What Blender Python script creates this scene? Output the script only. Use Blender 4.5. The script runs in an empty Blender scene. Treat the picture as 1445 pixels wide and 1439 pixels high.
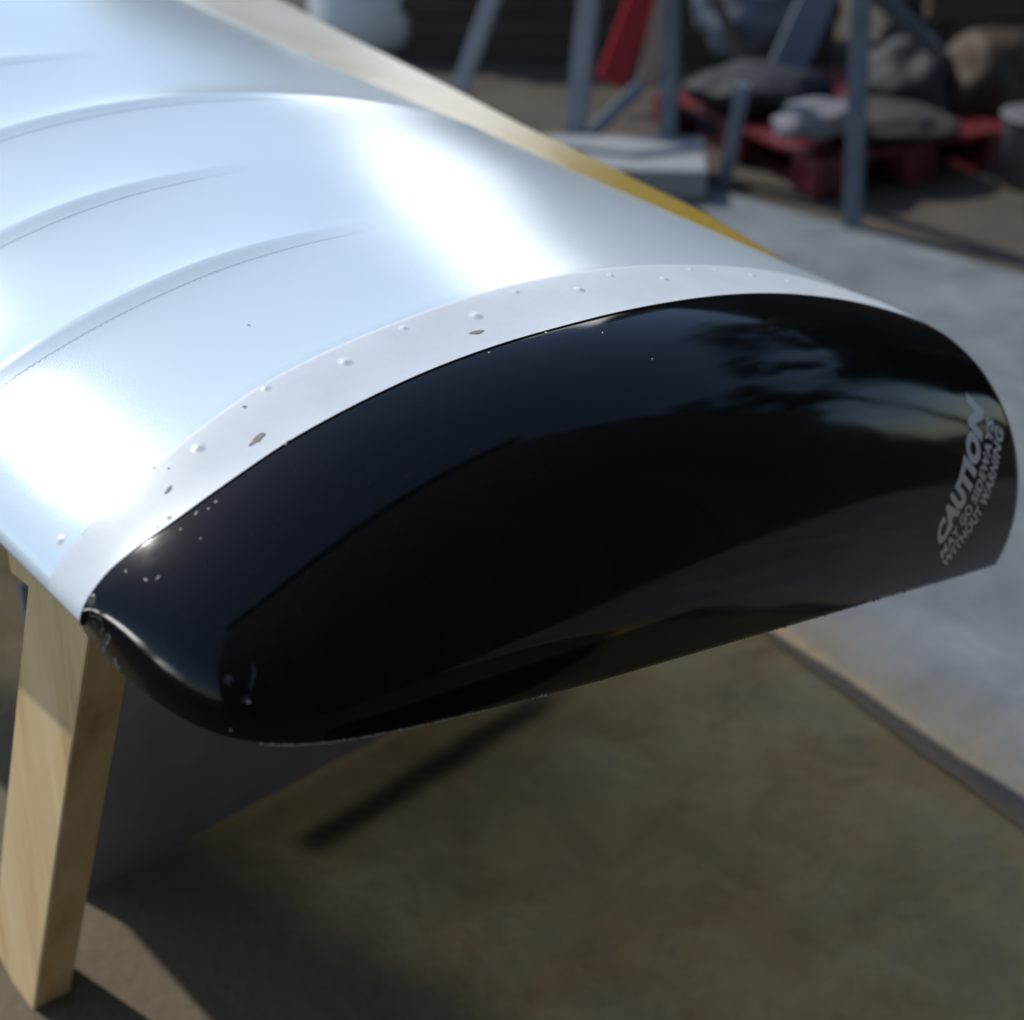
import bpy, bmesh, math, random
import numpy as np
from mathutils import Vector, Matrix
from mathutils.bvhtree import BVHTree
random.seed(7)
scene = bpy.context.scene
C = scene.collection

# ------------------------------------------------------------------ camera
F_PX, W_PX, H_PX = 2200.0, 1445.0, 1439.0
CX, CY = W_PX / 2, H_PX / 2
PITCH, CAM_H = math.radians(30), 1.9
CP, SP = math.cos(PITCH), math.sin(PITCH)
cam_data = bpy.data.cameras.new('camera')
cam = bpy.data.objects.new('camera', cam_data)
C.objects.link(cam)
cam.location = (0, 0, CAM_H)
cam.rotation_euler = (math.radians(90) - PITCH, 0, 0)
cam_data.sensor_fit = 'HORIZONTAL'
cam_data.sensor_width = 36
cam_data.lens = F_PX / W_PX * 36
cam_data.clip_end = 500
cam_data.clip_start = 0.05
cam_data.dof.use_dof = True
cam_data.dof.focus_distance = 1.74
cam_data.dof.aperture_fstop = 2.6
scene.camera = cam
scene.render.resolution_x, scene.render.resolution_y = 1024, 1019

# ------------------------------------------------------------------ light
SUN_EL, SUN_AZ = math.radians(48), math.radians(-57)      # azimuth from +Y towards +X
world = bpy.data.worlds.new('World')
scene.world = world
world.use_nodes = True
wn = world.node_tree
sky = wn.nodes.new('ShaderNodeTexSky')
sky.sky_type = 'NISHITA'
sky.sun_disc = False
sky.sun_elevation = SUN_EL
sky.sun_rotation = SUN_AZ
sky.air_density = 1.0
sky.dust_density = 0.6
sky.ozone_density = 2.0
bg = wn.nodes['Background']
bg.inputs['Strength'].default_value = 0.15
wn.links.new(sky.outputs[0], bg.inputs['Color'])
sd = bpy.data.lights.new('sun', 'SUN')
sd.energy = 2.9
sd.angle = math.radians(0.5)
sd.color = (1.0, 0.97, 0.92)
sun = bpy.data.objects.new('sun', sd)
C.objects.link(sun)
SUN_V = Vector((math.sin(SUN_AZ) * math.cos(SUN_EL), math.cos(SUN_AZ) * math.cos(SUN_EL), math.sin(SUN_EL)))
sun.rotation_euler = (-SUN_V).to_track_quat('-Z', 'Y').to_euler()
scene.view_settings.view_transform = 'Standard'
scene.view_settings.look = 'None'
scene.view_settings.exposure = 0.22
scene.view_settings.gamma = 1.0

# ------------------------------------------------------------------ helpers
def ray(px, py):
    u = (px - CX) / F_PX
    v = -(py - CY) / F_PX
    return np.array([u, CP + v * SP, -SP + v * CP])
CAMP = np.array([0, 0, CAM_H])
def on_ground(px, py, z=0.0):
    d = ray(px, py)
    t = (z - CAM_H) / d[2]
    return Vector(CAMP + t * d)
def at_depth(px, py, y):
    d = ray(px, py)
    return Vector(CAMP + d * (y / d[1]))

def mesh_obj(name, verts, faces, mat, parent=None, smooth=False):
    me = bpy.data.meshes.new(name)
    me.from_pydata([tuple(v) for v in verts], [], [tuple(f) for f in faces])
    me.validate()
    me.update()
    if smooth:
        me.polygons.foreach_set('use_smooth', [True] * len(me.polygons))
    o = bpy.data.objects.new(name, me)
    C.objects.link(o)
    if mat: me.materials.append(mat)
    if parent: o.parent = parent
    return o
def bm_obj(name, bm, mat, parent=None, smooth=False):
    me = bpy.data.meshes.new(name)
    bmesh.ops.recalc_face_normals(bm, faces=bm.faces)
    bm.to_mesh(me); bm.free()
    if smooth:
        me.polygons.foreach_set('use_smooth', [True] * len(me.polygons))
    o = bpy.data.objects.new(name, me)
    C.objects.link(o)
    if mat: me.materials.append(mat)
    if parent: o.parent = parent
    return o
def tag(o, label=None, cat=None, group=None, kind=None):
    if label: o['label'] = label
    if cat: o['category'] = cat
    if group: o['group'] = group
    if kind: o['kind'] = kind
    return o
def thing(name, loc=(0, 0, 0), rz=0.0, **k):
    o = bpy.data.objects.new(name, None)
    o.empty_display_size = 0.1
    C.objects.link(o)
    o.location = loc
    o.rotation_euler = (0, 0, rz)
    return tag(o, **k)
def add_box(bm, size, loc=(0, 0, 0), rot=None, bevel=0.0):
    m = Matrix.LocRotScale(Vector(loc), rot, Vector(size))
    r = bmesh.ops.create_cube(bm, size=1.0, matrix=m)
    if bevel:
        es = list({e for v in r['verts'] for e in v.link_edges})
        bmesh.ops.bevel(bm, geom=es, offset=bevel, segments=2, affect='EDGES', profile=0.6)
def add_beam(bm, a, b, w, h, up=(0, 0, 1), bevel=0.002):
    a, b, up = Vector(a), Vector(b), Vector(up)
    z = (b - a).normalized()
    x = up.cross(z).normalized()
    y = z.cross(x)
    rot = Matrix((x, y, z)).transposed().to_quaternion()
    add_box(bm, (w, h, (b - a).length), (a + b) / 2, rot, bevel)
def add_tube(bm, a, b, r, n=20, r2=None):
    a, b = Vector(a), Vector(b)
    rot = (b - a).to_track_quat('Z', 'Y')
    m = Matrix.LocRotScale((a + b) / 2, rot, None)
    bmesh.ops.create_cone(bm, cap_ends=True, segments=n, radius1=r, radius2=r if r2 is None else r2, depth=(b - a).length, matrix=m)

def material(name, base, rough=0.5, metal=0.0, spec=0.5, **k):
    m = bpy.data.materials.new(name)
    m.use_nodes = True
    b = m.node_tree.nodes['Principled BSDF']
    b.inputs['Base Color'].default_value = (*base, 1)
    b.inputs['Roughness'].default_value = rough
    b.inputs['Metallic'].default_value = metal
    b.inputs['Specular IOR Level'].default_value = spec
    for a, v in k.items():
        b.inputs[a.replace('_', ' ')].default_value = v
    return m
def ramp_noise(m, stops, scale=5.0, detail=6.0, rough=0.6, stretch=(1, 1, 1), target='Base Color', coord='Object', distort=0.0):
    nt = m.node_tree
    tc = nt.nodes.new('ShaderNodeTexCoord')
    mp = nt.nodes.new('ShaderNodeMapping')
    mp.inputs['Scale'].default_value = stretch
    nz = nt.nodes.new('ShaderNodeTexNoise')
    nz.inputs['Scale'].default_value = scale
    nz.inputs['Detail'].default_value = detail
    nz.inputs['Roughness'].default_value = rough
    nz.inputs['Distortion'].default_value = distort
    cr = nt.nodes.new('ShaderNodeValToRGB')
    nt.links.new(tc.outputs[coord], mp.inputs[0])
    nt.links.new(mp.outputs[0], nz.inputs['Vector'])
    nt.links.new(nz.outputs['Fac'], cr.inputs[0])
    el = cr.color_ramp.elements
    while len(el) < len(stops): el.new(0.5)
    for e, (p, c) in zip(el, stops):
        e.position = p
        e.color = (*c, 1) if len(c) == 3 else c
    if target:
        nt.links.new(cr.outputs[0], nt.nodes['Principled BSDF'].inputs[target])
    return nz, cr, mp
def add_bump(m, scale, strength, dist=0.001, detail=4, stretch=(1, 1, 1)):
    nt = m.node_tree
    tc = nt.nodes.new('ShaderNodeTexCoord')
    mp = nt.nodes.new('ShaderNodeMapping'); mp.inputs['Scale'].default_value = stretch
    nz = nt.nodes.new('ShaderNodeTexNoise'); nz.inputs['Scale'].default_value = scale; nz.inputs['Detail'].default_value = detail
    bp = nt.nodes.new('ShaderNodeBump'); bp.inputs['Strength'].default_value = strength; bp.inputs['Distance'].default_value = dist
    nt.links.new(tc.outputs['Object'], mp.inputs[0]); nt.links.new(mp.outputs[0], nz.inputs['Vector'])
    nt.links.new(nz.outputs['Fac'], bp.inputs['Height'])
    nt.links.new(bp.outputs[0], nt.nodes['Principled BSDF'].inputs['Normal'])

# ------------------------------------------------------------------ materials
M = {}
M['white'] = material('white_wing_paint', (0.66, 0.72, 0.77), 0.20, 0.19, 0.5)
ramp_noise(M['white'], [(0.25, (0.65, 0.765, 0.82)), (0.7, (0.69, 0.80, 0.85))], 3.0, 8, 0.7)
add_bump(M['white'], 700, 0.35, 0.0004, 3)
M['fairing'] = material('white_fairing_paint', (0.62, 0.66, 0.68), 0.42)
ramp_noise(M['fairing'], [(0.2, (0.56, 0.61, 0.635)), (0.55, (0.65, 0.70, 0.725)), (0.8, (0.69, 0.735, 0.76))], 9.0, 10, 0.75)
add_bump(M['fairing'], 300, 0.12, 0.0006, 4)
M['tape'] = material('white_tape_paint', (0.65, 0.76, 0.81), 0.22, 0.20)
add_bump(M['tape'], 900, 0.15, 0.0004, 2)
M['black'] = material('black_gloss_paint', (0.003, 0.0032, 0.0042), 0.07, 0.0, 0.3)
nz, cr, _ = ramp_noise(M['black'], [(0.35, (0.05, 0.05, 0.05)), (0.75, (0.16, 0.16, 0.16))], 6.0, 8, 0.7, target='Roughness')
add_bump(M['black'], 7, 0.05, 0.004, 2)
# dust and fine swirl marks in the black gloss
nz_, cr_, _ = ramp_noise(M['black'], [(0.60, (0.003, 0.0032, 0.0042)), (0.68, (0.007, 0.007, 0.0085)), (0.80, (0.03, 0.03, 0.03))], 260, 3, 0.7)
M['cream'] = material('aged_cream_paint', (0.5, 0.46, 0.34), 0.35)
M['seal'] = material('dark_rubber', (0.02, 0.02, 0.02), 0.7)
M['seal2'] = material('tarred_wood', (0.035, 0.02, 0.014), 0.8)
M['decal'] = material('white_vinyl', (0.90, 0.93, 0.92), 0.5)
M['chip'] = material('exposed_primer', (0.5, 0.52, 0.45), 0.8)
M['chip_grey'] = material('grey_scuff', (0.16, 0.16, 0.15), 0.7)
M['chip_dark'] = material('brown_bare_patch', (0.26, 0.25, 0.21), 0.8)
M['pale_wood'] = material('pale_timber', (0.45, 0.32, 0.17), 0.7)
ramp_noise(M['pale_wood'], [(0.35, (0.52, 0.34, 0.14)), (0.5, (0.70, 0.50, 0.24)), (0.65, (0.78, 0.58, 0.31))], 14, 6, 0.6, (1, 1, 0.08))
M['steel'] = material('blue_grey_painted_steel', (0.17, 0.22, 0.28), 0.45, 0.3)
ramp_noise(M['steel'], [(0.3, (0.10, 0.13, 0.17)), (0.7, (0.17, 0.215, 0.265))], 6, 5)
M['red'] = material('red_plastic', (0.30, 0.012, 0.02), 0.45)
ramp_noise(M['red'], [(0.3, (0.07, 0.009, 0.012)), (0.7, (0.15, 0.014, 0.02))], 5, 5)

# ground
M['dirt'] = material('brown_yard_ground', (0.09, 0.075, 0.04), 0.95)
ramp_noise(M['dirt'], [(0.3, (0.34, 0.215, 0.08)), (0.5, (0.47, 0.31, 0.12)), (0.72, (0.58, 0.41, 0.19))], 5, 9, 0.65, distort=0.6)
add_bump(M['dirt'], 30, 0.6, 0.01, 8)
M['concrete'] = material('pale_concrete', (0.3, 0.32, 0.33), 0.85)
ramp_noise(M['concrete'], [(0.32, (0.10, 0.115, 0.125)), (0.5, (0.14, 0.155, 0.165)), (0.68, (0.19, 0.205, 0.21))], 4, 9, 0.65, distort=0.4)
add_bump(M['concrete'], 40, 0.4, 0.006, 8)

def mask_dot(m, direction, start, end, jitter=0.06, scale=7.0, absval=False):
    """0..1 across a soft, broken edge: position . direction going from start to end"""
    nt = m.node_tree
    tc = nt.nodes.new('ShaderNodeTexCoord')
    dt = nt.nodes.new('ShaderNodeVectorMath'); dt.operation = 'DOT_PRODUCT'
    dt.inputs[1].default_value = (direction[0], direction[1], 0)
    nz = nt.nodes.new('ShaderNodeTexNoise'); nz.inputs['Scale'].default_value = scale; nz.inputs['Detail'].default_value = 6
    ml = nt.nodes.new('ShaderNodeMath'); ml.operation = 'MULTIPLY_ADD'; ml.inputs[1].default_value = jitter * 2; ml.inputs[2].default_value = -jitter
    ad = nt.nodes.new('ShaderNodeMath'); ad.operation = 'ADD'
    mr = nt.nodes.new('ShaderNodeMapRange'); mr.interpolation_type = 'SMOOTHSTEP'
    mr.inputs['From Min'].default_value = start; mr.inputs['From Max'].default_value = end
    nt.links.new(tc.outputs['Object'], dt.inputs[0]); nt.links.new(tc.outputs['Object'], nz.inputs['Vector'])
    nt.links.new(nz.outputs['Fac'], ml.inputs[0]); nt.links.new(dt.outputs['Value'], ad.inputs[0]); nt.links.new(ml.outputs[0], ad.inputs[1])
    nt.links.new(ad.outputs[0], mr.inputs['Value'])
    return mr.outputs[0]
def mul(m, *socks):
    nt = m.node_tree; r = socks[0]
    for k in socks[1:]:
        mm = nt.nodes.new('ShaderNodeMath'); mm.operation = 'MULTIPLY'; nt.links.new(r, mm.inputs[0]); nt.links.new(k, mm.inputs[1]); r = mm.outputs[0]
    return r
def mix_over(m, fac, col, invert=False, amount=1.0):
    nt = m.node_tree; bs = nt.nodes['Principled BSDF'].inputs['Base Color']
    src = bs.links[0].from_socket
    mx = nt.nodes.new('ShaderNodeMix'); mx.data_type = 'RGBA'
    k = nt.nodes.new('ShaderNodeMath'); k.operation = 'MULTIPLY'; k.inputs[1].default_value = amount; nt.links.new(fac, k.inputs[0])
    nt.links.new(k.outputs[0], mx.inputs['Factor'])
    nt.links.new(src, mx.inputs['A'])
    if isinstance(col, tuple): mx.inputs['B'].default_value = (*col, 1)
    else: nt.links.new(col, mx.inputs['B'])
    nt.links.new(mx.outputs['Result'], bs)
g1, g2 = on_ground(1070, 890), on_ground(1445, 1178)
gd = (g2 - g1).normalized(); gn = Vector((-gd.y, gd.x, 0))      # points to the path side
if gn.dot(on_ground(1400, 900) - g1) < 0: gn = -gn
o0 = gn.dot(g1)
# dust and earth trodden over the edge of the path
nz_, cr_d, _ = ramp_noise(M['concrete'], [(0.3, (0.12, 0.105, 0.075)), (0.7, (0.19, 0.165, 0.125))], 6, 8, 0.6, target=None)
nt_ = M['concrete'].node_tree
inv = nt_.nodes.new('ShaderNodeMath'); inv.operation = 'SUBTRACT'; inv.inputs[0].default_value = 1.0
nt_.links.new(mask_dot(M['concrete'], gn, o0 - .02, o0 + .30, 0.10), inv.inputs[1])
mix_over(M['concrete'], inv.outputs[0], cr_d.outputs[0])
inv2 = nt_.nodes.new('ShaderNodeMath'); inv2.operation = 'SUBTRACT'; inv2.inputs[0].default_value = 1.0
nt_.links.new(mask_dot(M['concrete'], gn, o0 - .01, o0 + .08, 0.03), inv2.inputs[1])
mix_over(M['concrete'], inv2.outputs[0], (0.29, 0.21, 0.11))
# grey worn areas of the floor
nz_, cr_g, _ = ramp_noise(M['dirt'], [(0.48, (0, 0, 0)), (0.68, (1, 1, 1))], 1.7, 8, 0.7, target=None)
mix_over(M['dirt'], cr_g.outputs[0], (0.30, 0.25, 0.16), amount=0.6)
nz_, cr_g2, _ = ramp_noise(M['dirt'], [(0.58, (0, 0, 0)), (0.72, (1, 1, 1))], 11, 10, 0.75, target=None)
mix_over(M['dirt'], cr_g2.outputs[0], (0.20, 0.145, 0.08), amount=0.7)
# long shadow streak painted into the floor colour
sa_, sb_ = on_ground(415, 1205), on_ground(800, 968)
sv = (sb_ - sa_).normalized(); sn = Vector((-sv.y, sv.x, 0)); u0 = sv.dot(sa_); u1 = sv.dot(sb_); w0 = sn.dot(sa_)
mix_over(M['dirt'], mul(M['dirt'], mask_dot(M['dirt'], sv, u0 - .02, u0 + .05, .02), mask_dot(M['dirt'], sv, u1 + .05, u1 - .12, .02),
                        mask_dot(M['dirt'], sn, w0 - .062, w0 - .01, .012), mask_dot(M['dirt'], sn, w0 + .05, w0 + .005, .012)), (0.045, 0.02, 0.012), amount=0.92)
# shade around the trestle foot, painted into the floor as a darker tone
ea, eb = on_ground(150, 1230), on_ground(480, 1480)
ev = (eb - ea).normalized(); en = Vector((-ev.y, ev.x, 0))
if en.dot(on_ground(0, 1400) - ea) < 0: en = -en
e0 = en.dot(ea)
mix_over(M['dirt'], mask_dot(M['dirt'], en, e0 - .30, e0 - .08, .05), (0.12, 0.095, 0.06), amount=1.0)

# ------------------------------------------------------------------ wing surface
Q = [0.05958, 0.11918, 0.01492, -0.40811, 1.2235, 1.07168, 1.32765, -0.10023, 0.12748, 0.04219, 0.09165, 0.23451, 0.08397, -0.0591, -0.02053, 0.03275]
def rodr(r):
    r = np.array(r); a = np.linalg.norm(r); k = r / a
    K = np.array([[0, -k[2], k[1]], [k[2], 0, -k[0]], [-k[1], k[0], 0]])
    return np.eye(3) + math.sin(a) * K + (1 - math.cos(a)) * K @ K
y0 = math.radians(42)
R = rodr(Q[:3]) @ np.array([[math.cos(y0), math.sin(y0), 0], [math.sin(y0), -math.cos(y0), 0], [0, 0, 1.0]])
T = np.array(Q[3:6])
C0, KT, TH, CM = Q[6:10]
E3 = Q[12:15]
def camber(x):
    p = 0.4
    return np.where(x < p, CM / p**2 * (2 * p * x - x * x), CM / (1 - p)**2 * ((1 - 2 * p) + 2 * p * x - x * x))
def thick(x):
    return 5 * TH * (.2969 * np.sqrt(x) - .126 * x - .3516 * x**2 + .2843 * x**3 - .1015 * x**4)
def upper(x, s):
    c = C0 + KT * np.clip(s, -1, 1.6)
    z = (camber(x) + thick(x) + x * (1 - x) * (E3[0] + E3[1] * (1 - 2 * x) + E3[2] * (1 - 2 * x)**2)) * c + Q[15] * s * x * (1 - x)
    return np.stack([x * c, -s, z], -1)
def lower(x, s):
    c = C0 + KT * np.clip(s, -1, 1.6)
    z = (camber(x) * 0.3 - thick(x) * 0.55) * c
    return np.stack([x * c, -s, z], -1)
def to_world(loc): return T + loc @ R.T
def to_local(w): return (w - T) @ R

SEAM = np.array([(0, 0), (0.004, 0.001), (0.014, 0.007), (0.024, 0.005), (0.043, 0.002), (0.077, -.004), (0.126, -.003), (0.179, .001), (0.239, .001), (0.308, .001), (0.383, -.001), (0.461, -.004), (0.552, -.004), (0.61, -.004), (0.686, -.003), (0.767, -.005), (0.872, -.013), (0.922, -.020), (0.952, -.028), (1.0, -.045)])
BAND = np.array([(0, .06), (0.082, .067), (0.13, .079), (0.203, .092), (0.266, .094), (0.338, .095), (0.474, .101), (0.591, .099), (0.699, .092), (0.823, .085), (0.9, .07), (0.978, .03), (1, .02)])
def smoothi(tab, x):
    xs = np.linspace(0, 1, 400)
    ys = np.interp(xs, tab[:, 0], tab[:, 1])
    k = np.ones(15) / 15
    ys = np.convolve(np.pad(ys, 7, 'edge'), k, 'valid')
    return np.interp(x, xs, ys)
seam_s = lambda x: smoothi(SEAM, x)
band_s = lambda x: smoothi(BAND, x)
# ribs: (span position, where it fades out along the chord, height)
RIBS = [(0.328, 0.46, 0.0125), (0.553, 0.44, 0.0125), (0.790, 0.97, 0.0115), (1.030, 0.50, 0.010), (1.27, 0.42, 0.006), (1.5, 0.97, 0.006), (1.75, .42, .006)]
def sstep(a, b, x):
    t = np.clip((x - a) / (b - a), 0, 1)
    return t * t * (3 - 2 * t)
def relief(x, s):
    h = np.zeros_like(s)
    env = sstep(0.0, 0.06, x)
    for r, xe, A in RIBS:
        w = (1 - sstep(xe - 0.22, xe + 0.02, x)) if xe < .9 else (1 - 0.55 * sstep(0.3, 0.75, x)) * (1 - sstep(.93, 1, x))
        d = np.sqrt((s - r)**2 + 0.0025**2) - 0.0025
        h = h + w * A * np.exp(-d / 0.05)
    # the end rib under the fairing
    h = h + 0.0045 * np.exp(-np.maximum(s - band_s(x), 0) / 0.05) * (1 - 0.6 * sstep(.4, .9, x)) * sstep(-0.004, 1.0, (s - seam_s(x)) / (band_s(x) - seam_s(x)))
    return h * env
def normals_of(P):
    a = np.gradient(P, axis=0); b = np.gradient(P, axis=1)
    n = np.cross(a, b); n /= np.linalg.norm(n, axis=-1, keepdims=True) + 1e-12
    return n * np.sign(n[..., 2:3] + 1e-9) if False else n
def skin(x, s, off=0.0):
    """world points on the relieved upper surface, off metres proud of it"""
    e = 1e-3
    P = upper(x, s)
    dx = upper(np.clip(x + e, 0, 1), s) - upper(np.clip(x - e, 0, 1), s)
    ds = upper(x, s + e) - upper(x, s - e)
    n = np.cross(ds, dx); n /= np.linalg.norm(n, axis=-1, keepdims=True)
    n *= np.where(n[..., 2:3] < 0, -1, 1)
    return to_world(P + n * (relief(x, s) + off)[..., None])
def grid_faces(nu, nv, base=0):
    f = []
    for i in range(nu - 1):
        for j in range(nv - 1):
            a = base + i * nv + j
            f.append((a, a + 1, a + nv + 1, a + nv))
    return f

wing = thing('aircraft_wing', Vector(to_world(np.array([0.4, -0.5, 0.0]))), label='white fabric-covered light aircraft wing with glossy black drooped tip, resting on a timber trestle', cat='aircraft wing')
WLOC = np.array(wing.location)
def wobj(name, V, Fc, mat, smooth=True, parent=None):
    V = np.asarray(V).reshape(-1, 3) - WLOC
    return mesh_obj(name, V, Fc, mat, parent or wing, smooth)

# skin: lower TE -> LE -> upper TE
xl = np.linspace(1, 0.06, 30)
xl = np.concatenate([xl, 0.06 * np.linspace(1, 0, 14)[1:]**2])
xu = np.concatenate([0.06 * np.linspace(0, 1, 22)[1:]**2, np.linspace(0.06, 1, 170)[1:]])
v = np.concatenate([np.linspace(0, 1.25, 300), np.linspace(1.25, 4.2, 60)[1:]])
rows = []
for x in xl:
    s = seam_s(0.0) + v
    rows.append(to_world(lower(np.full_like(v, x), s)))
for x in xu:
    s0 = seam_s(x)
    s = s0 + v * (4.2 - s0) / 4.2
    rows.append(skin(np.full_like(v, x), s))
G = np.array(rows)
fs = grid_faces(G.shape[0], G.shape[1])
n0 = G.shape[1]
wobj('wing_skin', G, fs, M['white'])

# fairing strip lying over the end of the fabric, a lip proud of it
xf = np.concatenate([0.06 * np.linspace(0.02, 1, 24)**2, np.linspace(0.06, 0.995, 150)[1:]])
nb = 26
rows = []
for x in xf:
    a, b = float(seam_s(x)), float(band_s(x))
    tt = np.linspace(0, 1, nb)
    s = a - 0.001 + (b - a + 0.001) * tt
    off = (0.0012 * np.minimum(1, (1 - tt) / 0.04)) * float(sstep(.01, .1, x)) + 0.00005
    off = np.where(tt > .999, 0.00002, off)
    rows.append(skin(np.full(nb, x), s, off))
G = np.array(rows)
wobj('tip_fairing_strip', G, grid_faces(*G.shape[:2]), M['fairing'])

# BVH of wing skin for placing things found on it
def bvh_of(o):
    return BVHTree.FromPolygons([o.matrix_world @ vv.co + (Vector(o.parent.location) if o.parent else Vector()) for vv in o.data.vertices], [tuple(p.vertices) for p in o.data.polygons])

# rib tapes, pinked on both edges
def tape(r, x0, x1, wd=0.026):
    n = int((x1 - x0) * 330)
    xs = np.linspace(x0, x1, n)
    V = []
    zig = 0.0008 * (np.arange(n) % 2)
    for k in np.linspace(0, 1, 7):
        end = 0.5 - abs(k - 0.5)
        xk = xs - (0 if x1 > .9 else 1) * sstep(x1 - .02, x1, xs) * 0.01 * (1 - 2 * end)
        V.append(skin(xk, r + 0.0015 - k * wd + zig * (k == 1), np.full(n, 0.00025) * (1 - (x1 < .9) * sstep(x1 - .09, x1, xs) * .9)))
    G = np.array(V)
    wobj('rib_tape', G, grid_faces(*G.shape[:2]), M['tape'])
for r, xe, A in RIBS[:5]:
    tape(r, 0.01, xe)
# stitches along the outboard edge of each tape
st_v, st_f = [], []
def stitch_row(r, x0, x1, dashed=0.0085):
    n = int((x1 - x0) * C0 / dashed)
    for i in range(n):
        x = x0 + (x1 - x0) * i / n
        P = skin(np.array([x, x + 0.0014, x + 0.0014, x]), np.array([r - .0008, r - .0008, r, r]), np.full(4, 0.0007))
        b = len(st_v)
        for p in P: st_v.append(p)
        st_f.append((b, b + 1, b + 2, b + 3))
M['thread'] = material('grey_thread', (0.38, 0.42, 0.45), 0.8)
for r, xe, A in RIBS[:5]:
    st_v.clear(); st_f.clear()
    stitch_row(r - 0.0245, 0.02, xe - (0.08 if xe < .9 else 0.35), 0.0075)
    o = wobj('stitching', np.array(st_v), st_f, M['thread'], False); o['kind'] = 'stuff'
# pinked edge of the cloth just inboard of the fairing strip
xs = np.linspace(0.03, 0.93, 330)
bs = band_s(xs)
G = np.array([skin(xs, bs - .002, np.full(330, .0004)), skin(xs, bs + .004, np.full(330, .0004)), skin(xs, bs + .009 + .0022 * (np.arange(330) % 2), np.full(330, .0004))])
wobj('pinked_tape', G, grid_faces(*G.shape[:2]), M['tape'])
# ------------------------------------------------------------------ tip cap
nloc = R[:, 2]
edge_px = [(118, 890), (150, 931), (190, 971), (250, 1015), (320, 1046), (365, 1052), (430, 1052), (500, 1043), (600, 1022), (715, 994), (830, 965), (940, 933), (1050, 901), (1155, 871), (1260, 840), (1335, 819), (1405, 797)]
edge = []
for e in edge_px:
    d = ray(*e)
    # local plane z = z0 + kz*x
    z0, kz = -0.035, -0.195
    o_l, d_l = to_local(CAMP), d @ R
    t = (z0 + kz * o_l[0] - o_l[2]) / (d_l[2] - kz * d_l[0])
    edge.append(o_l + t * d_l)
edge = np.array(edge)
# smooth resample by arc length
def resample(P, n, smooth=0):
    L = np.concatenate([[0], np.cumsum(np.linalg.norm(np.diff(P, axis=0), axis=1))])
    t = np.linspace(0, L[-1], n)
    return np.stack([np.interp(t, L, P[:, k]) for k in range(3)], 1), L[-1]
ED, EL = resample(edge, 600)
k = np.ones(41) / 41
pad = np.concatenate([2 * ED[:1] - ED[20:0:-1], ED, 2 * ED[-1:] - ED[-2:-22:-1]])
ED = np.stack([np.convolve(pad[:, i], k, 'valid') for i in range(3)], 1)
bx = np.linspace(0, 1, 3000)**2
BB = upper(bx, seam_s(bx))
BL = np.concatenate([[0], np.cumsum(np.linalg.norm(np.diff(BB, axis=0), axis=1))]); BL /= BL[-1]
NU, NV = 260, 90
us = np.linspace(0, 1, NU)**1.25
cap_rows = []
TE_D = None
for u in us:
    bfrac = u**1.32
    x = float(np.interp(bfrac, BL, bx)); s = float(seam_s(x))
    B = upper(np.array(x), np.array(s))
    h = 0.02
    Tn = upper(np.array(x), np.array(s - h)) - upper(np.array(x), np.array(s)); Tn /= np.linalg.norm(Tn)
    idx = u * 599; i0 = int(min(idx, 598)); fr = idx - i0
    Ep = ED[i0] * (1 - fr) + ED[i0 + 1] * fr
    tg = ED[min(i0 + 8, 599)] - ED[max(i0 - 8, 0)]; tg[2] = 0; tg /= np.linalg.norm(tg)
    outw = np.array([tg[1], -tg[0], 0]) * (-1)
    if outw[1] < 0 and u > .3: outw = -outw
    L = np.linalg.norm(Ep - B)
    D = max(B[2] - Ep[2], 0)
    hor = math.hypot(Ep[0] - B[0], Ep[1] - B[1])
    P1 = B + Tn * min(0.62 * hor, 0.6 * L)
    P2 = Ep + np.array([0, 0, 0.55 * D]) + outw * 0.10 * D
    t = np.linspace(0, 1, NV)[:, None]
    cap_rows.append((1 - t)**3 * B + 3 * (1 - t)**2 * t * P1 + 3 * (1 - t) * t * t * P2 + t**3 * Ep)
CAPG = np.array(cap_rows)
cap = wobj('tip_cap', to_world(CAPG), grid_faces(NU, NV), M['black'])
so = cap.modifiers.new('thickness', 'SOLIDIFY'); so.thickness = 0.003; so.offset = -1
# normals: make sure the skin faces outwards (up)
for o in list(wing.children):
    me = o.data
    if sum(p.normal.z * p.area for p in me.polygons) < 0 and o.name.startswith('tip'):
        me.flip_normals()

# ------------------------------------------------------------------ ground
M['soil'] = material('dark_trodden_soil', (0.06, 0.05, 0.035), 0.95)
ramp_noise(M['soil'], [(0.3, (0.045, 0.036, 0.026)), (0.7, (0.085, 0.068, 0.048))], 2.5, 9, 0.65, distort=0.5)
add_bump(M['soil'], 20, 0.6, 0.02, 8)
g = mesh_obj('ground', [(-60, -40, 0), (60, -40, 0), (60, 90, 0), (-60, 90, 0)], [(0, 1, 2, 3)], M['soil'])
tag(g, kind='structure')
def ragged(pts, step=0.12, amp=0.02):
    out = []
    for a, b in zip(pts, pts[1:] + pts[:1]):
        a, b = Vector(a), Vector(b); n = max(1, int((b - a).length / step))
        for i in range(n):
            p = a.lerp(b, i / n); nrm = Vector((-(b - a).y, (b - a).x)).normalized()
            out.append(p + nrm * random.uniform(-amp, amp) * (i > 0))
    return out
def sheet(name, pts, z, mat, th=0.004):
    bm = bmesh.new()
    f = bm.faces.new([bm.verts.new((p[0], p[1], z)) for p in pts])
    if f.normal.z < 0: f.normal_flip()
    bmesh.ops.triangulate(bm, faces=bm.faces)
    return bm_obj(name, bm, mat)
G1, G2 = on_ground(1070, 890), on_ground(1445, 1178)
dgr = (G2 - G1).normalized()
Ga, Gb = G1 - dgr * 3.6, G2 + dgr * 4.0
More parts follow.
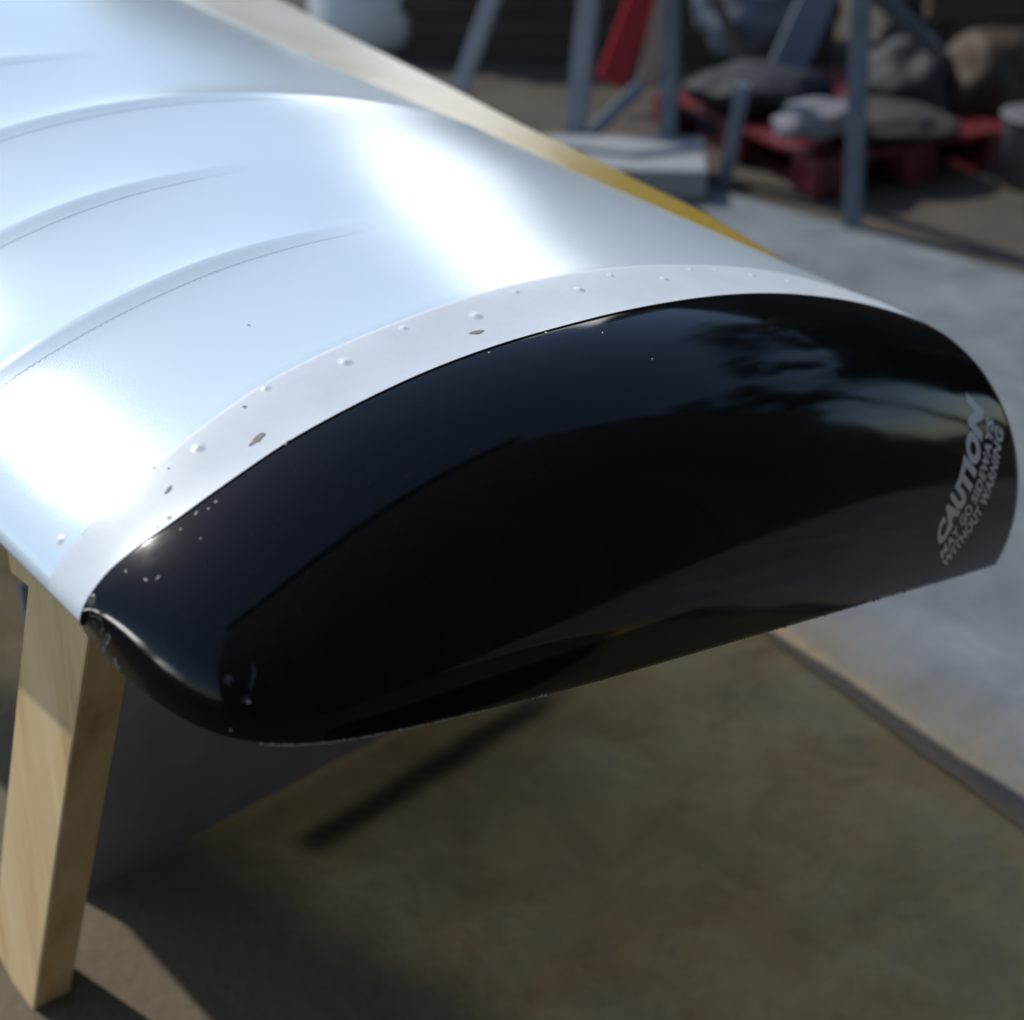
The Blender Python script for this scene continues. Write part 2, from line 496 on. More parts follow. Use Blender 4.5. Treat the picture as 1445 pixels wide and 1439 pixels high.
floor = sheet('concrete_floor', ragged([(Ga.x + .4, Ga.y + .2), (G2.x + .4, G2.y + .2), (G2.x + .7, 1.35), (-3.5, 1.35), (-3.5, 5.2)], amp=0.015), 0.004, M['dirt'])
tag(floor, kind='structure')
U1, U2 = on_ground(1000, 268), on_ground(1445, 392)
du = (U2 - U1).normalized()
Ua, Ub = U1 - du * 1.6, U2 + du * 3.2
path = sheet('concrete_path', ragged([(Ua.x, Ua.y), (Ub.x, Ub.y), (Gb.x + 1.6, Gb.y), (Gb.x, Gb.y), (G1.x, G1.y), (Ga.x, Ga.y)], amp=0.006), 0.008, M['concrete'])
tag(path, kind='structure')

# ------------------------------------------------------------------ unseen buildings added for their reflections in the paint
M['barn'] = material('dark_stained_boards', (0.035, 0.028, 0.022), 0.85)
ramp_noise(M['barn'], [(0.3, (0.022, 0.018, 0.015)), (0.7, (0.055, 0.045, 0.036))], 3, 6, 0.6, (1, 1, 0.1))
M['roof'] = material('unseen_shed_roof', (0.05, 0.05, 0.055), 0.6)
def shed(name, a, b, depth, h, **k):
    """unseen board-clad shed, front wall from a to b (left to right as seen from the yard)"""
    a, b = Vector((*a, 0)), Vector((*b, 0))
    ln = (b - a).length
    ang = math.atan2(b.y - a.y, b.x - a.x)
    t = thing(name, a, ang, **k)
    bm = bmesh.new()
    add_box(bm, (ln, depth, h), (ln / 2, depth / 2 + 0.03, h / 2))
    bm_obj('wall', bm, M['barn'], t)
    bm = bmesh.new()
    n = int(ln / 0.3)
    for i in range(n):
        add_box(bm, (0.28, 0.02, h - 0.02), ((i + .5) * ln / n, 0.012 + 0.003 * (i % 2), h / 2))
    tag(bm_obj('board', bm, M['barn'], t), kind='stuff')
    bm = bmesh.new()
    add_box(bm, (ln + .5, depth + .6, 0.12), (ln / 2, depth / 2, h + 0.06))
    bm_obj('roof', bm, M['roof'], t)
    return t
def polar(az, d, o=(0.1, 1.9)):
    a = math.radians(az); return (o[0] + d * math.sin(a), o[1] + d * math.cos(a))
shed('unseen_shed', polar(-13, 14.3), polar(-1.0, 14), 2, 4.0, label='unseen dark shed added left of the gap, mirrored in the wing', cat='shed')
shed('unseen_shed', polar(6.3, 14), polar(57, 15), 2, 5.4, label='long unseen dark timber shed added across the yard, right of the gap', cat='shed')
shed('unseen_shed', polar(74, 5.5), polar(200, 4.5), 3, 9.0, label='unseen dark timber shed added close behind the photographer', cat='shed')

M['reflector_zinc'] = material('reflector_roof', (0.78, 0.8, 0.82), 0.52, 1.0)
add_bump(M['reflector_zinc'], 3, 0.2, 0.02, 3)
def reflector_barn():  # added out of view: its roof throws sunlight into the wing paint
    c = np.array([1.1, 20.9]); e = np.array([.754, -.657]); e = np.array([.657, -.754]); nh = np.array([-.754, -.657])
    t = thing('sun_reflector_barn', (c[0], c[1], 0), math.atan2(e[1], e[0]), label='unseen barn between the two sheds, added so its galvanised roof reflects sunlight into the wing', cat='barn')
    # local x along the eave, local -y towards the yard
    bm = bmesh.new(); add_box(bm, (4.6, 6.2, 3.6), (.1, 3.1 + .1, 1.8)); bm_obj('wall', bm, M['barn'], t)
    bm = bmesh.new()
    n = 24
    V = []; Fc = []
    for i in range(n + 1):
        x = -2.9 + 5.4 * i / n; z = 0.03 * (i % 2)
        V += [(x, -0.75 - z, 2.3), (x, 3.1 - z, 11.4), (x, 3.3 + z, 11.4), (x, 6.5 + z, 3.6)]
    for i in range(n):
        a = 4 * i
        Fc += [(a, a + 4, a + 5, a + 1), (a + 1, a + 5, a + 6, a + 2), (a + 2, a + 6, a + 7, a + 3)]
    bm.free()
    o = mesh_obj('roof', V, Fc, M['reflector_zinc'], t)
    so = o.modifiers.new('thickness', 'SOLIDIFY'); so.thickness = 0.03; so.offset = -1
    mesh_obj('reflector_gable', [(2.4, .05, 3.6), (2.4, 6.3, 3.6), (2.4, 3.2, 9.1), (2.3, .05, 3.6), (2.3, 6.3, 3.6), (2.3, 3.2, 9.1)], [(0, 1, 2), (5, 4, 3), (0, 2, 5, 3), (1, 4, 5, 2)], M['barn'], t)
reflector_barn()

# ------------------------------------------------------------------ things found on the wing
def world_bvh(*objs):
    V = []; Fc = []
    for o in objs:
        b = len(V)
        V += [vv.co + wing.location for vv in o.data.vertices]
        Fc += [tuple(b + i for i in p.vertices) for p in o.data.polygons]
    return BVHTree.FromPolygons(V, Fc)
W = {o.name: o for o in wing.children}
BV = world_bvh(W['wing_skin'], W['tip_fairing_strip'], W['tip_cap'])
def hit(px, py):
    d = Vector(ray(px, py)).normalized()
    p, n, i, t = BV.ray_cast(Vector(CAMP), d)
    if p is None: return None, None
    if n.dot(d) > 0: n = -n
    return p, n
# aileron behind the trailing edge
ail_px = [(395, 0), (500, 55), (640, 125), (735, 175), (820, 215), (900, 255), (1000, 303), (1060, 340), (1112, 371)]
A = []
sl = 0.2
for e in ail_px:
    d_l = ray(*e) @ R; o_l = to_local(CAMP)
    # z = -0.012 - sl*(x - C0 - KT*(-y))
    k0 = -0.012 + sl * C0
    f = lambda p: p[2] - (k0 - sl * p[0] - sl * KT * p[1])
    f0 = f(o_l); f1 = f(o_l + d_l)
    t = -f0 / (f1 - f0)
    A.append(o_l + t * d_l)
A = np.array(A)
ext = A[0] + (A[0] - A[1]) / np.linalg.norm(A[0] - A[1]) * 2.5
A = np.vstack([ext, A])
rows = []
NA = 120
ts = np.concatenate([np.linspace(0, 1, 12)[:-1], 1 + np.linspace(0, 8.0, 160)]) / 1.0
def along(P, t):
    i = min(int(t), len(P) - 2); return P[i] * (1 - (t - i)) + P[i + 1] * (t - i)
for t in ts:
    o = along(A, min(t, len(A) - 1))
    s = -o[1]
    te = np.array([C0 + KT * min(s, 1.6) - 0.03, o[1], -0.016])
    wd = np.linalg.norm(o - te)
    dirn = (o - te) / wd
    rows.append(to_world(np.array([te - [0, 0, .03], te, te + dirn * wd * .35 + [0, 0, .0015], te + dirn * wd * .7 + [0, 0, .0015], o - dirn * .004, o, o - [0, 0, .004] - dirn * .002, o - [0, 0, .006] - dirn * min(.03, wd * .5), te - [0, 0, .03]])))
G = np.array(rows)
M['aileron'] = material('aged_cream_paint', (0.5, 0.46, 0.3), 0.30, 0.0)
nt = M['aileron'].node_tree
nz, cr, mp = ramp_noise(M['aileron'], [(0.35, (0.50, 0.47, 0.38)), (0.65, (0.62, 0.60, 0.52))], 4, 8, 0.6, (1, 1, 1))
# the paint yellows towards the tip: a blend along the span
tc = nt.nodes.new('ShaderNodeTexCoord'); sep = nt.nodes.new('ShaderNodeVectorMath'); sep.operation = 'DOT_PRODUCT'
Yout = R[:, 1]
sep.inputs[1].default_value = tuple(Yout)
mr = nt.nodes.new('ShaderNodeMapRange')
a0 = float(np.dot(to_world(A[2]) - WLOC, Yout)); a1 = float(np.dot(to_world(A[6]) - WLOC, Yout))
mr.inputs['From Min'].default_value = a0; mr.inputs['From Max'].default_value = a1
mx = nt.nodes.new('ShaderNodeMix'); mx.data_type = 'RGBA'
mx.inputs['B'].default_value = (0.33, 0.22, 0.018, 1)
nt.links.new(tc.outputs['Object'], sep.inputs[0]); nt.links.new(sep.outputs['Value'], mr.inputs['Value'])
nt.links.new(mr.outputs[0], mx.inputs['Factor']); nt.links.new(cr.outputs[0], mx.inputs['A'])
nt.links.new(mx.outputs['Result'], nt.nodes['Principled BSDF'].inputs['Base Color'])
add_bump(M['aileron'], 6, 0.35, 0.01, 5, (1, 1, 1))
ail = wobj('aileron', G, grid_faces(*G.shape[:2]), M['aileron'])

def edge_fuzz(t0, t1, name):
    """ragged dark sealing strip left along the aileron's outer edge"""
    V = []; n = int((t1 - t0) * 60)
    for i in range(n + 1):
        o = to_world(along(A, t0 + (t1 - t0) * i / n))
        up = R[:, 2]; aft = R[:, 0]
        w = 0.004 + random.random() * 0.004 * math.sin(math.pi * i / n)
        V += [o - up * .004, o + up * 0.001, o + aft * w + up * 0.001, o + aft * w - up * 0.004]
    Fc = []
    for i in range(n):
        a = 4 * i
        for k in range(4): Fc.append((a + k, a + (k + 1) % 4, a + 4 + (k + 1) % 4, a + 4 + k))
    wobj('edge_seal', V, Fc, M['seal'], False)
edge_fuzz(1.6, 4.3, 'edge_seal')
edge_fuzz(6.4, 6.98, 'edge_seal')

# rivets under the paint of the fairing strip
riv_me = None
def dome(rad, h, rings=6, seg=18):
    V = [(0, 0, h)]; Fc = []
    for i in range(1, rings + 1):
        r = rad * i / rings; z = h * math.exp(-(r / (rad * .42))**2) - 0.0003 * (i / rings)**2
        for k in range(seg):
            a = 2 * math.pi * k / seg; V.append((r * math.cos(a), r * math.sin(a), z))
    for k in range(seg):
        Fc.append((0, 1 + k, 1 + (k + 1) % seg))
    for i in range(rings - 1):
        for k in range(seg):
            a = 1 + i * seg; Fc.append((a + k, a + seg + k, a + seg + (k + 1) % seg, a + (k + 1) % seg))
    me = bpy.data.meshes.new('rivet'); me.from_pydata(V, [], Fc); me.polygons.foreach_set('use_smooth', [True] * len(me.polygons))
    me.materials.append(M['fairing'])
    return me
riv_me = dome(0.0105, 0.0019)
for (x, y, k) in [(85, 762, .8), (280, 632, 1), (375, 548, .8), (487, 511, 1.15), (570, 463, .8), (672, 446, 1.2), (728, 412, .7), (818, 409, 1), (862, 389, .7), (938, 394, .9), (975, 381, .6), (1010, 381, .6), (1062, 389, .9), (1112, 397, .7), (1160, 404, .6)]:
    p, n = hit(x, y)
    o = bpy.data.objects.new('rivet', riv_me); C.objects.link(o); o.parent = wing
    o.location = p - wing.location + n * 0.0001
    o.rotation_euler = n.to_track_quat('Z', 'Y').to_euler()
    o.scale = (k, k, k)

# lettering on the cap, wrapped along its curve
def lettering():
    top = [(385, 1118), (420, 1035), (452, 948), (487, 872), (513, 757), (527, 640), (519, 492)]
    bot = [(420, 1287), (492, 1190), (552, 1105), (602, 1020), (640, 920), (668, 815), (690, 672)]
    conv = lambda L: np.array([(1200 + a / 3.196, 400 + b / 3.196) for a, b in L])
    top, bot = conv(top), conv(bot)
    def cr_(P, t):
        t = t * (len(P) - 1); i = min(int(t), len(P) - 2); f = t - i
        p0 = P[i - 1] if i > 0 else 2 * P[0] - P[1]; p3 = P[i + 2] if i + 2 < len(P) else 2 * P[-1] - P[-2]
        p1, p2 = P[i], P[i + 1]
        return 0.5 * (2 * p1 + (p2 - p0) * f + (2 * p0 - 5 * p1 + 4 * p2 - p3) * f * f + (3 * p1 - p0 - 3 * p2 + p3) * f**3)
    for txt, h0, h1, bold in (('CAUTION', 0.0, 0.47, 0.075), ('MAY GO SIDEWAYS', 0.54, 0.75, 0.04), ('WITHOUT WARNING', 0.79, 1.0, 0.04)):
        cu = bpy.data.curves.new('lettering', 'FONT'); cu.body = txt; cu.offset = bold; cu.resolution_u = 4; cu.space_character = 1.1
        to = bpy.data.objects.new('lettering_source', cu); C.objects.link(to)
        dg = bpy.context.evaluated_depsgraph_get(); dg.update()
        me = bpy.data.meshes.new_from_object(to.evaluated_get(dg))
        bpy.data.objects.remove(to)
        bm = bmesh.new(); bm.from_mesh(me)
        bmesh.ops.triangulate(bm, faces=bm.faces)
        for _ in range(2):
            lg = [e for e in bm.edges if e.calc_length() > 0.09]
            if lg: bmesh.ops.subdivide_edges(bm, edges=lg, cuts=1)
            bmesh.ops.triangulate(bm, faces=bm.faces)
        xs = [vv.co.x for vv in bm.verts]; ys = [vv.co.y for vv in bm.verts]
        x0, x1, y0_, y1 = min(xs), max(xs), min(ys), max(ys)
        for vv in bm.verts:
            t = (vv.co.x - x0) / (x1 - x0); hh = h1 - (h1 - h0) * (vv.co.y - y0_) / (y1 - y0_)
            a, b = cr_(top, t), cr_(bot, t)
            q = a * (1 - hh) + b * hh
            p, n = hit(*q)
            if p is None: p, n = hit(q[0] - 6, q[1])
            vv.co = p + n * 0.0005 - wing.location
        me2 = bpy.data.meshes.new('lettering'); bm.to_mesh(me2); bm.free()
        me2.materials.append(M['decal'])
        o = bpy.data.objects.new('lettering', me2); C.objects.link(o); o.parent = wing
        o['label'] = 'white lettering reading ' + txt
lettering()

# scuffs, chips and scratches: thin flakes lying on the surface
def flake(bmv, bmf, cx, cy, ln, wd, ang, jag=0.35, n=12, off=0.0006):
    ca, sa = math.cos(ang), math.sin(ang)
    P = []
    for k in range(n):
        a = 2 * math.pi * k / n
        r = 1 + random.uniform(-jag, jag)
        u, w = math.cos(a) * ln / 2 * r, math.sin(a) * wd / 2 * r
        p, nn = hit(cx + u * ca - w * sa, cy + u * sa + w * ca)
        if p is None: return
        P.append(p + nn * off - wing.location)
    c = sum(P, Vector()) / n
    b = len(bmv); bmv.append(c); bmv.extend(P)
    for k in range(n): bmf.append((b, b + 1 + k, b + 1 + (k + 1) % n))
def flakes(name, mat, items, **k):
    V = []; Fc = []
    for it in items: flake(V, Fc, *it, **k)
    o = mesh_obj(name, V, Fc, mat, wing); o['kind'] = 'stuff'
R_ = math.radians
flakes('bare_patch', M['chip_dark'], [(364, 619, 26, 7, R_(-35)), (238, 691, 15, 4, R_(-50)), (672, 469, 22, 5, R_(-12)), (345, 574, 5, 3, 0), (238, 661, 4, 2, 0), (218, 660, 3, 1.5, 0), (351, 459, 4, 1.5, .3)])
flakes('white_scratch', M['chip'], [(405, 625, 12, 2.5, R_(-50)), (238, 731, 8, 4, R_(-15)), (222, 744, 4, 3, 0), (277, 724, 6, 2, -.8), (305, 708, 5, 2, -.5), (294, 718, 3, 2, 0), (255, 747, 4, 2, 0), (178, 806, 3, 3, 0), (206, 818, 5, 3, .6), (223, 815, 8, 1.5, -.9), (132, 840, 4, 4, 0), (327, 1035, 24, 5, R_(-8)), (326, 1029, 4, 3, 0), (283, 760, 2, 2, 0), (690, 498, 3, 2, 0), (770, 470, 4, 2, 0), (850, 470, 2, 2, 0), (920, 507, 2, 2, 0), (350, 990, 7, 4, .3)])
flakes('grey_scuff', M['chip_grey'], [(150, 905, 9, 22, R_(12)), (163, 933, 5, 18, R_(-20)), (147, 917, 6, 6, 0), (168, 942, 3, 8, .4)], jag=0.5)
M['haze'] = material('dusty_scuff', (0.055, 0.055, 0.045), 0.6)
flakes('dusty_scuff', M['haze'], [(134, 862, 16, 32, R_(-25)), (140, 885, 12, 26, R_(-15)), (128, 848, 10, 16, 0)], jag=0.6, n=24, off=0.0003)
M['haze2'] = material('faint_scuff', (0.02, 0.018, 0.03), 0.5)
flakes('faint_scuff', M['haze2'], [(357, 953, 9, 30, R_(12)), (322, 958, 12, 14, R_(30)), (347, 985, 14, 12, 0)], jag=0.6, n=18, off=0.0003)

# chipped gelcoat along the sharp lower edge
EDW = to_world(ED) - WLOC
V = []; Fc = []
def chip(i, ln, ht, out=0.0):
    a = Vector(EDW[max(0, min(599, i))]); b = Vector(EDW[max(0, min(599, i + ln))])
    m = (a + b) / 2
    o = Vector((-R[:, 0] * 0 + R[:, 1])) * 0.0012
    k = len(V)
    top = m.lerp(a, random.uniform(-.6, .6)) + Vector((0, 0, ht)) + o
    V.extend([a + o - Vector((0, 0, .0006)), b + o - Vector((0, 0, .0006)), top, a - o, b - o])
    Fc.extend([(k, k + 1, k + 2), (k + 3, k + 2, k + 4), (k, k + 2, k + 3), (k + 1, k + 4, k + 2)])
for i in range(95, 200):
    if random.random() < 0.75: chip(i, random.choice([1, 2, 3]), random.uniform(0.0004, 0.0022))
for i in range(200, 599):
    if random.random() < 0.05: chip(i, random.choice([1, 1, 2]), random.uniform(0.0003, 0.0012))
for i in (226, 228, 330, 360, 362, 420, 428, 500): chip(i, 1, random.uniform(0.003, 0.006))
o = mesh_obj('edge_chip', V, Fc, M['chip'], wing); o['kind'] = 'stuff'

# ------------------------------------------------------------------ timber trestle under the wing
def trestle():
    foot = on_ground(43, 1372); head = on_ground(120, 815, 0.93)
    t = thing('timber_trestle', (foot.x, foot.y, 0), label='pale timber trestle under the wing, its square leg standing in the sun', cat='trestle')
    L = t.location
    def part(name, a, b, w, h, mat, up=(0, 0, 1)):
        bm = bmesh.new(); add_beam(bm, Vector(a) - L, Vector(b) - L, w, h, up, 0.004); return bm_obj(name, bm, mat, t)
    part('leg', foot, head, 0.145, 0.062, M['pale_wood'], (-.77, -.64, 0.05))
    ch = Vector((.73, .68, 0)).normalized()
    other = Vector((foot.x, foot.y, 0)) + ch * 1.25; 
    sp_ = Vector((-.67, .73, 0))
    part('leg', other + sp_ * .3, head + ch * 1.1 + sp_ * .1, 0.062, 0.105, M['pale_wood'], ch)
    part('beam', head - ch * .02 + Vector((0, 0, -.03)) + sp_ * .12, head + ch * 1.15 + Vector((0, 0, -.06)) + sp_ * .12, 0.09, 0.06, M['pale_wood'])
    pa, pb = on_ground(160, 1240), on_ground(560, 1030)
    d = (pb - pa).normalized()
    part('side_panel', pa - d * .07 + Vector((0, 0, .32)), pb + d * .25 + Vector((0, 0, .32)), 0.018, 0.62, M['panel'])
M['panel'] = material('dark_panel_paint', (0.06, 0.065, 0.08), 0.7)
ramp_noise(M['panel'], [(0.3, (0.17, 0.18, 0.20)), (0.7, (0.27, 0.27, 0.28))], 4, 6)
trestle()

# ------------------------------------------------------------------ yard clutter behind
def pallet(z0, label):
    c = on_ground(1150, 290); r_ = on_ground(1378, 246); 
    ax = (r_ - c).normalized(); ang = math.atan2(ax.y, ax.x)
    t = thing('plastic_pallet', c + Vector((0, 0, z0)), ang + z0 * .2, label=label, cat='pallet')
    Lx, Ly = 1.0, 0.95
    for zz, nm in ((0.15, 'deck_board'), (0.012, 'base_board')):
        n = 7 if nm == 'deck_board' else 3
        for i in range(n):
            w = Lx / n
            bm = bmesh.new(); add_box(bm, (w * .86 if n == 7 else .12, Ly, .022), (w * (i + .5), Ly / 2, zz), bevel=.003); bm_obj(nm, bm, M['red'], t)
    for i in range(3):
        for j in range(3):
            bm = bmesh.new(); add_box(bm, (.16, .16, .12), (.09 + i * .41, .09 + j * .485, .08), bevel=.008); bm_obj('block', bm, M['red'], t)
pallet(0.0, 'dark red plastic pallet lying on the ground beyond the path')
def post_obj(name, parent, a, b, w, mat):
    bm = bmesh.new(); add_beam(bm, Vector(a) - parent.location, Vector(b) - parent.location, w, w, (0.3, 1, 0), .006); return bm_obj(name, bm, mat, parent)
def stand_right():
    b1 = on_ground(1203, 322); t = thing('steel_trestle', b1, label='blue-grey steel trestle with its posts in front of and behind the red pallet', cat='trestle')
    y1 = b1.y
    top1 = at_depth(1218, -60, y1 + .02)
    post_obj('post', t, b1, top1, .062, M['steel'])
    b2 = on_ground(943, 238); top2 = at_depth(950, -60, b2.y); post_obj('post', t, b2, top2, .062, M['steel'])
    b3 = on_ground(1020, 268); top3 = at_depth(1050, 120, b3.y); post_obj('brace', t, b3, top3, .05, M['steel'])
    post_obj('rail', t, at_depth(1215, -30, y1 + .06), at_depth(1320, 70, y1 + .5), .055, M['steel'])
    post_obj('rail', t, top1 - Vector((0, 0, .03)), top2 - Vector((0, 0, .03)), .06, M['steel'])
stand_right()
def stand_left():
    b = on_ground(808, 222)
    t = thing('steel_trestle', b, label='pale grey steel trestle with splayed legs, left of the other one', cat='trestle')
    post_obj('post', t, b, at_depth(838, -60, b.y), .075, M['steel2'])
    bl = on_ground(612, 232)
    post_obj('post', t, bl, at_depth(715, -60, bl.y), .06, M['steel2'])
    post_obj('brace', t, b + Vector((.0, .0, .02)), at_depth(905, 120, b.y + .2), .05, M['steel2'])
    post_obj('rail', t, at_depth(838, -50, b.y), at_depth(712, -50, bl.y), .06, M['steel2'])
M['steel2'] = material('pale_grey_painted_steel', (0.24, 0.28, 0.33), 0.5, 0.2)
ramp_noise(M['steel2'], [(0.3, (0.2, 0.235, 0.28)), (0.7, (0.3, 0.34, 0.39))], 5, 5)
stand_left()
M['foam'] = material('white_foam_board', (0.25, 0.26, 0.26), 0.8)
c = on_ground(995, 290)
t = thing('foam_block', c, math.radians(176), label='pale grey foam block lying at the near end of the path', cat='block')
bm = bmesh.new(); add_box(bm, (.8, .42, .11), (.40, -.21, .075), bevel=.01); bm_obj('slab', bm, M['foam'], t)
bm = bmesh.new(); add_box(bm, (.76, .38, .02), (.40, -.21, .01)); bm_obj('base', bm, M['seal'], t)
# white tank
def lathe(name, prof, mat, parent, seg=48):
    V = []; Fc = []
    for r, z in prof:
        for k in range(seg):
            a = 2 * math.pi * k / seg; V.append((r * math.cos(a), r * math.sin(a), z))
    n = len(prof)
    for i in range(n - 1):
        for k in range(seg):
            Fc.append((i * seg + k, i * seg + (k + 1) % seg, (i + 1) * seg + (k + 1) % seg, (i + 1) * seg + k))
    Fc.append(tuple(range(seg - 1, -1, -1))); Fc.append(tuple((n - 1) * seg + k for k in range(seg)))
    return mesh_obj(name, V, Fc, mat, parent, True)
M['tank'] = material('white_plastic', (0.62, 0.68, 0.7), 0.35)
c = on_ground(540, 62)
t = thing('water_tank', c, label='white rounded plastic tank standing behind the wing', cat='tank')
prof = [(.02, 0), (.22, .0), (.3, .03), (.345, .09), (.36, .18), (.36, .5), (.345, .6), (.29, .68), (.2, .72), (.1, .735)]
lathe('body', prof, M['tank'], t)
lathe('lid', [(.1, .735), (.115, .74), (.115, .775), (.1, .785), (.02, .785)], M['seal'], t, 24)
# timber stack along the back
M['old_wood'] = material('old_brown_timber', (0.07, 0.05, 0.035), 0.85)
ramp_noise(M['old_wood'], [(0.3, (0.04, 0.03, 0.022)), (0.7, (0.10, 0.07, 0.05))], 6, 6, 0.6, (.1, 1, 1))
def rack(x0, x1, y, h, label, seedv):
    random.seed(seedv)
    t = thing('timber_stack', ((x0 + x1) / 2, y, 0), math.radians(random.uniform(-6, 6)), label=label, cat='timber stack')
    w = x1 - x0
    z = 0.0
    while z < h:
        th = random.uniform(.07, .13); yy = 0
        for k in range(4):
            dd = random.uniform(.14, .2)
            bm = bmesh.new(); add_box(bm, (w * random.uniform(.86, 1.0), dd * .95, th * .93), (random.uniform(-.06, .06), yy + dd / 2, z + th / 2), bevel=.006)
            bm_obj('beam', bm, M['old_wood'], t); yy += dd
        z += th
rack(-.6, 1.55, 7.6, .95, 'stack of old brown beams behind the steel trestles', 3)
rack(1.75, 4.2, 7.0, 1.25, 'taller stack of old brown beams at the right edge of the yard', 5)
# boards and cloths leaning against the stacks
def plank(name, label, cat, a, b, w, th, mat, up=(0, 1, .2)):
    a, b = Vector(a), Vector(b)
    t = thing(name, a, label=label, cat=cat)
    bm = bmesh.new(); add_beam(bm, Vector((0, 0, 0)), b - a, w, th, up, .003); bm_obj('board', bm, mat, t)
    return t
M['red2'] = material('red_paint', (0.42, 0.015, 0.02), 0.4)
M['peach'] = material('bare_pine', (0.42, 0.27, 0.17), 0.6)
M['navy'] = material('navy_cloth', (0.012, 0.017, 0.04), 0.8)
M['rag'] = material('pale_blue_grey_cloth', (0.15, 0.17, 0.205), 0.8)
M['ochre'] = material('ochre_rust_paint', (0.13, 0.07, 0.018), 0.7)
ramp_noise(M['ochre'], [(0.3, (0.02, 0.012, 0.005)), (0.7, (0.06, 0.032, 0.01))], 4, 6)
yb = 6.75
plank('leaning_board', 'red painted board leaning behind the steel trestles', 'board', at_depth(862, 118, yb), at_depth(928, -60, yb + .3), .13, .02, M['red2'])
plank('leaning_board', 'bare pine board leaning right beside the red one', 'board', at_depth(912, 120, yb), at_depth(952, -60, yb + .32), .09, .02, M['peach'])
plank('leaning_pole', 'dark pole leaning across the back of the trestle', 'pole', at_depth(1075, 150, 6.6), at_depth(985, -60, 6.9), .05, .05, M['barn'])
plank('leaning_board', 'grey-blue board leaning behind the right trestle post', 'board', at_depth(1100, 120, 6.6), at_depth(1180, -60, 6.9), .16, .02, M['rag'])
# soft bundles
def bundle(name, label, cat, c, size, mat, seedv, rz=0):
    bm = bmesh.new(); bmesh.ops.create_icosphere(bm, subdivisions=4, radius=1)
    from mathutils import noise
    for vv in bm.verts:
        d = noise.fractal(vv.co * 1.6 + Vector((seedv, 0, 0)), .8, 2.0, 2) * .20
        p = vv.co * (1 + d)
        p.z = max(p.z, -.75)
        vv.co = Vector((p.x * size[0], p.y * size[1], (p.z + .75) * size[2]))
    o = bm_obj(name, bm, mat, None, True); o.location = c; o.rotation_euler.z = rz
    return tag(o, label, cat)
pc = on_ground(1140, 225)
M['white_bag'] = material('dirty_white_sack', (0.17, 0.165, 0.18), 0.8)
bundle('sack', 'dirty white sack lying on the red pallet', 'sack', on_ground(1150, 190, .22) , (.17, .12, .07), M['white_bag'], 4, .4)
bundle('cloth_bundle', 'navy cloth bundle heaped behind the pallet', 'cloth', on_ground(1075, 190), (.30, .18, .17), M['navy'], 9, .1)
bundle('cloth_bundle', 'pale blue-grey cloth heaped above the navy bundle, by the right post', 'cloth', at_depth(1060, 70, 7.0), (.25, .2, .22), M['rag'], 13, .1)
bundle('sack', 'ochre brown sack slumped at the right edge of the yard', 'sack', on_ground(1390, 200), (.26, .22, .26), M['ochre'], 21, .1)
bundle('sack', 'black refuse sack beside the ochre one, right of the post', 'sack', on_ground(1270, 200), (.2, .2, .24), M['seal'], 27, .1)
M['bucket'] = material('grey_plastic', (0.10, 0.10, 0.10), 0.6)
c = on_ground(1452, 262)
t = thing('bucket', c, label='off-white plastic bucket at the right edge behind the path', cat='bucket')
lathe('body', [(.05, 0), (.1, 0), (.13, .26), (.135, .27), (.12, .27)], M['bucket'], t, 32)
lathe('rim', [(.128, .255), (.143, .258), (.143, .275), (.128, .278)], M['bucket'], t, 32)

M['reflector_zinc_sheet'] = material('reflector_metal', (0.85, 0.86, 0.88), 0.36, 1.0)
add_bump(M['reflector_zinc_sheet'], 4, 0.15, 0.01, 3)
def reflector_sheet(az, d, w, label):  # added out of view, tilted to mirror the sun in the black nose
    x, y = polar(az, d, (-.3, 1.2))
    t = thing('sun_reflector', (x, y, 0), 0, label=label, cat='reflector sheet')
    n = Vector((.39, .74, .72)).normalized()
    side = Vector((0, 0, 1)).cross(n).normalized(); upv = n.cross(side)
    rot = Matrix((side, upv, n)).transposed().to_quaternion()
    bm = bmesh.new(); add_box(bm, (w, .75, .004), Vector((0, 0, 1.35)), rot); bm_obj('sheet', bm, M['reflector_zinc_sheet'], t)  # added reflector sheet, out of view
    for sx in (-1, 1):
        p = side * (sx * w * .4)
        bm = bmesh.new(); add_beam(bm, p, p + Vector((0, 0, 1.08)) + upv * 0, .05, .05, (1, 0, 0)); add_beam(bm, p + Vector((0, 0, 1.08)) - upv * .37, p + Vector((0, 0, 1.08)) + upv * 0.2 + Vector((0, 0, .0)), .04, .04, n); bm_obj('reflector_support', bm, M['barn'], t)
reflector_sheet(-108, 4.0, .55, 'narrow unseen galvanised reflector on a rack, added to glint in the black nose')
reflector_sheet(-124, 4.0, 1.15, 'wide unseen galvanised reflector on a rack, added to glint in the black nose')

random.seed(11)
def on_pallet(px, py, z): 
    d = ray(px, py); t_ = (z - CAM_H) / d[2]; return Vector(CAMP + t_ * d)
bundle('cloth_bundle', 'black tarpaulin heaped on the left end of the red pallet', 'tarpaulin', on_pallet(1060, 150, .17), (.26, .2, .09), M['seal'], 31, .2)
bundle('cloth_bundle', 'dark brown blanket heaped on the right half of the red pallet', 'blanket', on_pallet(1230, 185, .17), (.30, .22, .06), M['barn'], 37, -.2)


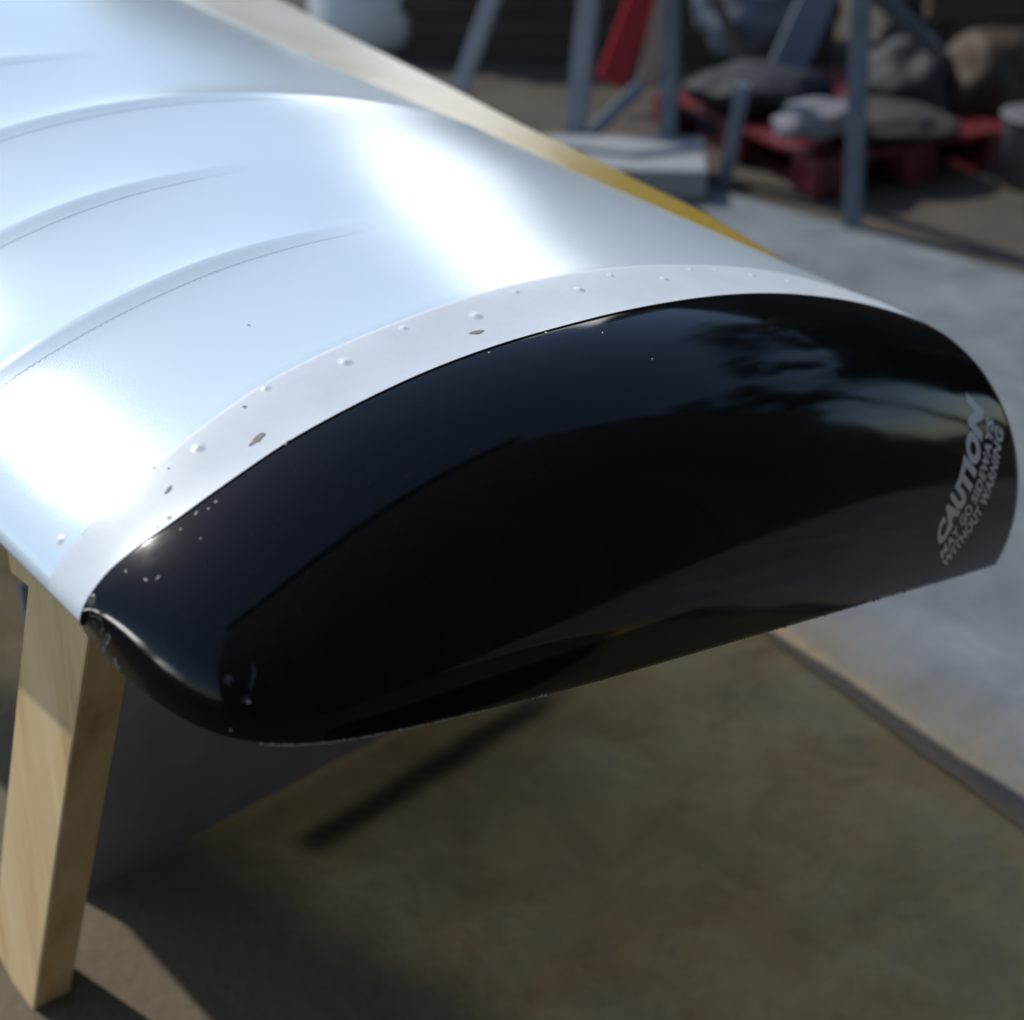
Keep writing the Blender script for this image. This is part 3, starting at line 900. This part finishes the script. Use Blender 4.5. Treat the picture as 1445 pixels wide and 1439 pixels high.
# ------------------------------------------------------------------ unseen trees added to break up the reflections in the black tip
M['leaf'] = material('unseen_tree_leaves', (0.03, 0.045, 0.02), 0.7)
ramp_noise(M['leaf'], [(0.35, (0.018, 0.03, 0.012)), (0.65, (0.05, 0.07, 0.028))], 2, 3)
M['unseen_tree_bark'] = material('unseen_tree_bark', (0.06, 0.045, 0.035), 0.9)
def tree(az, d, h, rad, label, seedv):
    rnd = random.Random(seedv)
    x, y = polar(az, d)
    t = thing('tree', (x, y, 0), 0, label=label, cat='tree')  # unseen tree, added only for the reflections
    bm = bmesh.new(); add_tube(bm, (0, 0, 0), (.1, 0, h * .55), .22, 12, .1)
    for k in range(7):
        a = rnd.uniform(0, 6.28); add_tube(bm, (.06, 0, h * rnd.uniform(.3, .5)), (math.cos(a) * rad * .7, math.sin(a) * rad * .7, h * rnd.uniform(.55, .85)), .08, 8, .02)
    bm_obj('unseen_trunk', bm, M['unseen_tree_bark'], t)
    V = []; Fc = []
    cl = [(rnd.uniform(-1, 1) * rad * .75, rnd.uniform(-1, 1) * rad * .75, h * rnd.uniform(.45, .92), rad * rnd.uniform(.25, .5)) for _ in range(16)]
    for cx, cy, cz, r in cl:
        for _ in range(380):
            p = Vector((rnd.gauss(0, 1), rnd.gauss(0, 1), rnd.gauss(0, .8))); p = p.normalized() * r * rnd.random()**.4 + Vector((cx, cy, cz))
            a = Vector((rnd.gauss(0, 1), rnd.gauss(0, 1), rnd.gauss(0, 1))).normalized(); b = a.orthogonal().normalized(); L_ = rnd.uniform(.08, .16)
            k = len(V); V += [p - a * L_, p + b * L_ * .5, p + a * L_, p - b * L_ * .5]; Fc.append((k, k + 1, k + 2, k + 3))
    mesh_obj('unseen_crown', V, Fc, M['leaf'], t)
tree(40, 11.5, 8.0, 2.0, 'unseen dark leafy tree added in front of the long shed to break up its reflection', 2)
tree(65, 13, 9.0, 2.2, 'unseen dark leafy tree added in the gap beside the long shed to break up the sky reflection', 5)
tree(52, 16, 10.5, 1.6, 'slender unseen tree added behind the long shed to break up its reflection', 8)
